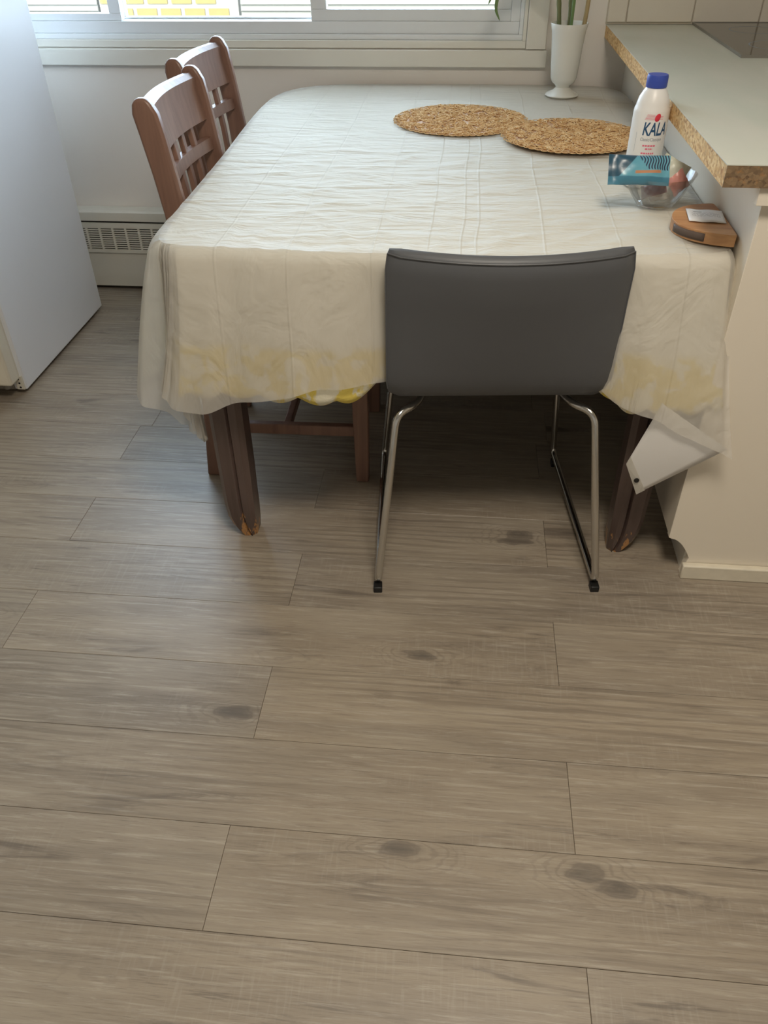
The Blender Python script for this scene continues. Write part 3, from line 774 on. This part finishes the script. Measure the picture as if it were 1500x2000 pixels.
# ------------------------------------------------------------------ vase and bamboo
VX, VY = .290, 2.845
vs = tag(MB().lathe([(.0, .002), (.050, .0), (.053, .004), (.048, .009), (.030, .017), (.021, .025), (.024, .032), (.035, .040), (.0405, .052), (.0440, .09), (.0475, .14), (.0515, .180), (.0565, .1985), (.0555, .2000), (.0535, .1985),
      (.048, .175), (.043, .13), (.040, .08), (.034, .055), (.0, .050)], 0, 0, 48).build('vase', M['vase'], smooth=True, sharp=60), 'white milk-glass footed vase on the table by the window', 'vase')
vs.location = (VX, VY, TZ+.0015)
lb = tag(empty('bamboo_plant', (VX, VY, TZ+.055)), 'green lucky bamboo stalks standing in the white vase', 'plant')
def stalk(p0, p1, r, mat):
    p0, p1 = Vector(p0), Vector(p1); L = (p1-p0).length; pts = []; rs = []; k = int(L/.012)
    for i in range(k+1):
        t = i/k; pts.append(p0.lerp(p1, t)+Vector((.004*math.sin(t*5), .003*math.cos(t*4), 0)))
        ph = (t*L/.055) % 1; rs.append(r*(1+.16*math.exp(-((ph-.5)/.07)**2)))
    return MB().tube(pts, rs, 10).build('stalk', mat, lb, smooth=True)
stalk((-.022, -.005, .0), (-.062, .0, .40), .0068, M['stalk'])
stalk((.004, .0, .0), (-.018, .01, .44), .0075, M['stalk'])
stalk((.026, -.006, .002), (.060, .0, .36), .0066, M['water_tag'])
stalk((-.008, -.016, .002), (.010, -.01, .33), .0048, M['leaf'])
def leaf(pts, w_):
    b = MB(); P = smooth_poly([tuple(p) for p in pts], 3, closed=False); N_ = len(P); G = []
    for i, p in enumerate(P):
        t = i/(N_-1); ww = w_*(math.sin(PI*min(1, t**.8+.03))**.8 if 0 < t < 1 else .03)
        p = Vector(p); d = Vector(P[min(i+1, N_-1)])-Vector(P[max(i-1, 0)]); d.normalize()
        sd = d.cross(Vector((0, -1, .3))); sd.normalize()
        G.append([p-sd*ww, p+Vector((0, .002, .0)), p+sd*ww])
    o = grid_mesh(G, 'leaf', M['leaf'], lb, .0006); return o
leaf([(-.03, 0, .22), (-.12, .0, .30), (-.20, -.01, .28), (-.232, -.01, .19), (-.212, -.01, .152)], .007)
leaf([(-.03, 0, .24), (-.10, -.01, .33), (-.19, -.02, .31), (-.236, -.02, .225), (-.25, -.02, .195)], .006)
leaf([(-.02, 0, .30), (-.03, -.05, .40), (.02, -.09, .46), (.08, -.11, .44)], .010)
leaf([(-.06, 0, .39), (-.12, .02, .47), (-.20, .02, .50), (-.28, .02, .46)], .010)
leaf([(.06, 0, .35), (.12, -.02, .42), (.18, -.03, .40), (.22, -.03, .33)], .009)
leaf([(-.018, .01, .43), (.0, .0, .52), (.05, -.02, .56), (.12, -.03, .53)], .010)

# ------------------------------------------------------------------ drink bottle
BX, BY = .3885, 1.905
bt = tag(empty('drink_bottle', (BX, BY, TZ+.002)), 'white plastic drink bottle with blue cap and KALA lettering', 'bottle')
BP = [(.0, .0015), (.034, .0), (.0385, .004), (.0400, .012), (.0400, .138), (.0390, .144), (.0370, .1475), (.0363, .152), (.0325, .163), (.0262, .173), (.0225, .178), (.0205, .180), (.0200, .188), (.0, .188)]
MB().lathe(BP, 0, 0, 56).build('body', M['bottle'], bt, smooth=True, sharp=40)
cb = MB(); prof = [(.0, .180), (.0222, .180), (.0228, .182), (.0228, .198), (.0215, .2015), (.0, .2020)]
cb.loft([[(r*(1+.012*(j % 2))*math.cos(2*PI*j/64), r*(1+.012*(j % 2))*math.sin(2*PI*j/64), z) for j in range(64)] for r, z in prof]); cb.build('cap', M['cap'], bt, smooth=True, sharp=40)
FACE = math.radians(-101.5)     # direction from the bottle to the camera
def wrap(me, r=.0404):
    for v in me.vertices:
        a = FACE + v.co.x/r; v.co = Vector((r*math.cos(a), r*math.sin(a), v.co.y))
def text_mesh(s, size, x0, z0, mat, shear=0.0, width=None, bold=0.0):
    cu = bpy.data.curves.new('txt', 'FONT'); cu.body = s; cu.size = size; cu.shear = shear; cu.offset = bold; cu.resolution_u = 3
    t = bpy.data.objects.new('txt', cu); C.objects.link(t); dg = bpy.context.evaluated_depsgraph_get()
    me = bpy.data.meshes.new_from_object(t.evaluated_get(dg)); bpy.data.objects.remove(t)
    bm = bmesh.new(); bm.from_mesh(me)
    bmesh.ops.triangulate(bm, faces=bm.faces)
    for _ in range(2):
        bmesh.ops.subdivide_edges(bm, edges=[e for e in bm.edges if e.calc_length() > .006], cuts=1)
    bmesh.ops.triangulate(bm, faces=[f_ for f_ in bm.faces if len(f_.verts) > 3])
    mx = max(v.co.x for v in bm.verts); k = (width/mx) if width else 1
    for v in bm.verts: v.co.x = x0+v.co.x*k; v.co.y = z0+v.co.y
    bm.to_mesh(me); bm.free(); wrap(me); me.materials.clear(); me.materials.append(mat)
    o = bpy.data.objects.new('lettering', me); C.objects.link(o); o.parent = bt; return o
text_mesh('KALA', .033, -.0130, .101, M['ink_blue'], .12, .058, .0006)
text_mesh('Classic/Classique', .0085, -.0150, .0905, M['ink_grey'], .15, .050)
def stripes(name, rects, mat):
    b = MB(); r = .0404
    for (x0, x1, z0, z1) in rects:
        n = 8; b.loft([[(r*math.cos(FACE+lerp(x0, x1, i/n)/r), r*math.sin(FACE+lerp(x0, x1, i/n)/r), z) for i in range(n+1)] for z in (z0, z1)], cap=False, closed=False)
    return b.build(name, mat, bt)
rl = []
rb = random.Random(5)
for z, xa, xb in ((.0805, -.007, .022), (.0745, .0, .016), (.0665, -.008, .021), (.0605, -.002, .016)):
    x = xa
    while x < xb:
        w_ = rb.uniform(.0025, .0055); rl.append((x, min(xb, x+w_), z, z+.0030)); x += w_+.0011
stripes('small_print', rl, M['ink_pink'])
stripes('logo_streaks', [(-.012+k*.0012, .010, .1285+k*.0021, .1291+k*.0021) for k in range(5)] + [(.020, .030, .129+k*.0026, .1296+k*.0026) for k in range(3)], M['ink_pink'])
b = MB(); r = .0405; cx_, cz_ = .0165, .1325
b.loft([[(rr_*math.cos(FACE+(cx_+q*math.cos(a*PI/10))/rr_), rr_*math.sin(FACE+(cx_+q*math.cos(a*PI/10))/rr_), cz_+q*1.05*math.sin(a*PI/10)+.25*q*math.cos(a*PI/10)) for a in range(20)] for q, rr_ in ((.0066, .0404), (.0060, .0408), (.001, .0409))])
b.build('logo_ball', M['ink_red'], bt, smooth=True)
stripes('side_mark', [(-.0262, -.0256, .070, .105)], M['ink_grey'])

bt.scale = (.94, .94, 1.095)
# ------------------------------------------------------------------ glass bowl with packets
GX, GY = .400, 1.762
bw = tag(MB().loft([[(r*(1+sc*math.cos(8*2*PI*j/64))*math.cos(2*PI*j/64), r*(1+sc*math.cos(8*2*PI*j/64))*math.sin(2*PI*j/64), z) for j in range(64)] for r, z, sc in
     ((.001, .003, 0), (.034, .0015, 0), (.037, .0, 0), (.040, .003, .01), (.052, .020, .02), (.064, .042, .02), (.0725, .062, .015), (.0735, .064, .01), (.0715, .064, .01), (.061, .042, .02), (.048, .020, .02), (.036, .006, .01), (.001, .0055, 0))]).build('bowl', M['bowl'], smooth=True, sharp=60),
     'small clear glass bowl holding snack wrappers on the table', 'bowl')
bw.location = (GX, GY, TZ+.003)
def pouch(name, L, W, T, mat, loc, rot, label, crimp=.012, cat='wrapper', grp=None, seed=0):
    n, m_ = 22, 12; rr = random.Random(seed); b = MB(); ph = rr.random()*6
    for sgn in (1, -1):
        for i in range(n+1):
            for j in range(m_+1):
                u, v = lerp(-1, 1, i/n), lerp(-1, 1, j/m_)
                ex = max(0, 1-max(0, (abs(u)*L/2-(L/2-crimp))/1e-9)) if abs(u)*L/2 > L/2-crimp else (1-(abs(u)*L/2/(L/2-crimp))**4)
                h = T/2*max(0, ex)*(1-v**4)+.0004
                cr = .0012*math.sin(u*9+ph)*math.cos(v*5+ph)
                if abs(u)*L/2 > L/2-crimp: cr += .0008*math.sin(v*40)
                b.v.append((u*L/2, sgn*h*-1+cr, v*W/2*(1-.05*(1-abs(u)))))
    K = (n+1)*(m_+1)
    for s in range(2):
        for i in range(n):
            for j in range(m_):
                a = s*K+i*(m_+1)+j; q = (a, a+1, a+m_+2, a+m_+1); b.face(q if s else q[::-1])
    for i in range(n):
        for j in (0, m_):
            a = i*(m_+1)+j; b.face((a, a+m_+1, K+a+m_+1, K+a))
    for j in range(m_):
        for i in (0, n):
            a = i*(m_+1)+j; b.face((a, a+1, K+a+1, K+a))
    o = b.build(name, mat, smooth=True, sharp=50); o.location = loc; o.rotation_euler = rot
    return tag(o, label, cat, grp)
pouch('snack_packet', .124, .058, .018, M['packet'], (.346, 1.715, .840), (math.radians(-28), math.radians(2), math.radians(6)), 'teal foil snack packet lying across the rim of the glass bowl', cat='packet', seed=2)
pouch('food_wrapper', .060, .052, .012, M['wrap_green'], (.424, 1.772, .822), (math.radians(-20), math.radians(25), math.radians(-10)), 'pale green wrapper standing behind the teal packet in the bowl', .006, seed=3)
pouch('food_wrapper', .040, .040, .010, M['wrap_pink'], (.436, 1.748, .808), (math.radians(-15), math.radians(-30), math.radians(30)), 'pink and white wrapper at the right side of the bowl', .006, seed=4)
pouch('food_wrapper', .050, .030, .010, M['wrap_red'], (.388, 1.742, .795), (math.radians(-50), math.radians(-20), math.radians(-10)), 'dark red wrapper under the teal packet in the bowl', .006, seed=5)
pouch('food_wrapper', .052, .034, .012, M['wrap_clear'], (.402, 1.768, .776), (math.radians(-75), 0, math.radians(25)), 'whitish wrapper at the bottom of the glass bowl', .006, seed=6)

# ------------------------------------------------------------------ board and sachet
bo = empty('serving_board', (.45, 1.60, TZ+.004)); tag(bo, 'half-round brown wooden board lying at the table corner against the cabinet', 'board')
outl = [(.0545, -.086), (.050, -.089), (.02, -.082), (-.012, -.066), (-.038, -.040), (-.048, -.012), (-.046, .020), (-.034, .052), (-.012, .078), (.018, .094), (.046, .099), (.0545, .096)]
outl = smooth_poly(outl, 2)
MB().prism(outl, 'z', 0, .022).build('slab', M['board'], bo, bevel=.003, seg=3)
ch = MB(); seg_ = [p for p in outl if p[0] < .0 and -.080 < p[1] < -.014]; seg_.sort(key=lambda p: p[1])
rows = [[(x*1.004-.0008, y*1.004-.0008, z) for x, y in seg_] for z in (.004, .012, .0185)]
ch.loft(rows, cap=False, closed=False); chd = ch.build('dark_inlay', M['char'], bo, smooth=True); chd.modifiers.new('solid', 'SOLIDIFY').thickness = .001
sc_ = empty('paper_sachet', (.467, 1.612, TZ+.0265), math.radians(-6)); tag(sc_, 'small white printed paper sachet lying on the wooden board', 'sachet')
G = []
for i in range(15):
    x = lerp(-.034, .034, i/14)
    G.append([(x, y, .002+.003*(1-(x/.034)**4)*(1-(y/.036)**4)+.0006*math.sin(x*160)) for y in [lerp(-.036, .036, j/10) for j in range(11)]])
o = grid_mesh(G, 'pouch', M['sachet'], sc_, .0012)

# ------------------------------------------------------------------ outside the window
struct(bx('ground', M['ground'], (-14, 14, WY+.2, 16, -.6, -.4)))
hs = tag(empty('low_neighbour_wall', (-2, 8.7, -.4)), 'sunlit yellow brick neighbour house wall with cream siding, cut low for sky light', 'wall')  # neighbour's facade, height cut down so low sky lights the room
def np_(o): o.parent = hs; o.matrix_parent_inverse = Matrix.Translation((2, -8.7, .4)); return o
np_(bx('masonry', M['mortar'], (-3.60, -2.24, 8.712, 8.90, -.4, .72)))
np_(bx('top_cap', M['mortar'], (-3.62, -2.22, 8.69, 8.92, .72, .77)))
bmsh = None
for r in range(11):
    x = -3.60 + (.118 if r % 2 else 0)
    while x+.205 < -2.24+.02:
        z = -.352+r*.0985
        if bmsh is None:
            o = MB().box(-.098, .098, -.012, .05, -.030, .030).build('brick', M['brick']); bmsh = o.data
        else:
            o = bpy.data.objects.new('brick', bmsh); C.objects.link(o)
        o.location = (x+.1075, 8.712, z); np_(o); x += .236
for x0, x1 in ((-8.0, -3.625), (-2.215, 5.0)):
    b = MB(); z = -.38
    while z < .70:
        b.prism([(8.705, z), (8.80, z), (8.80, z+.052), (8.722, z+.052)], 'x', x0, x1); z += .052
    o = np_(b.build('siding_boards', M['siding'])); o['kind'] = 'stuff'
    xx = x0+.05
    while xx < x1: np_(bx('siding_post', M['siding'], (xx, xx+.09, 8.80, 8.89, -.4, .74))); xx += 1.45
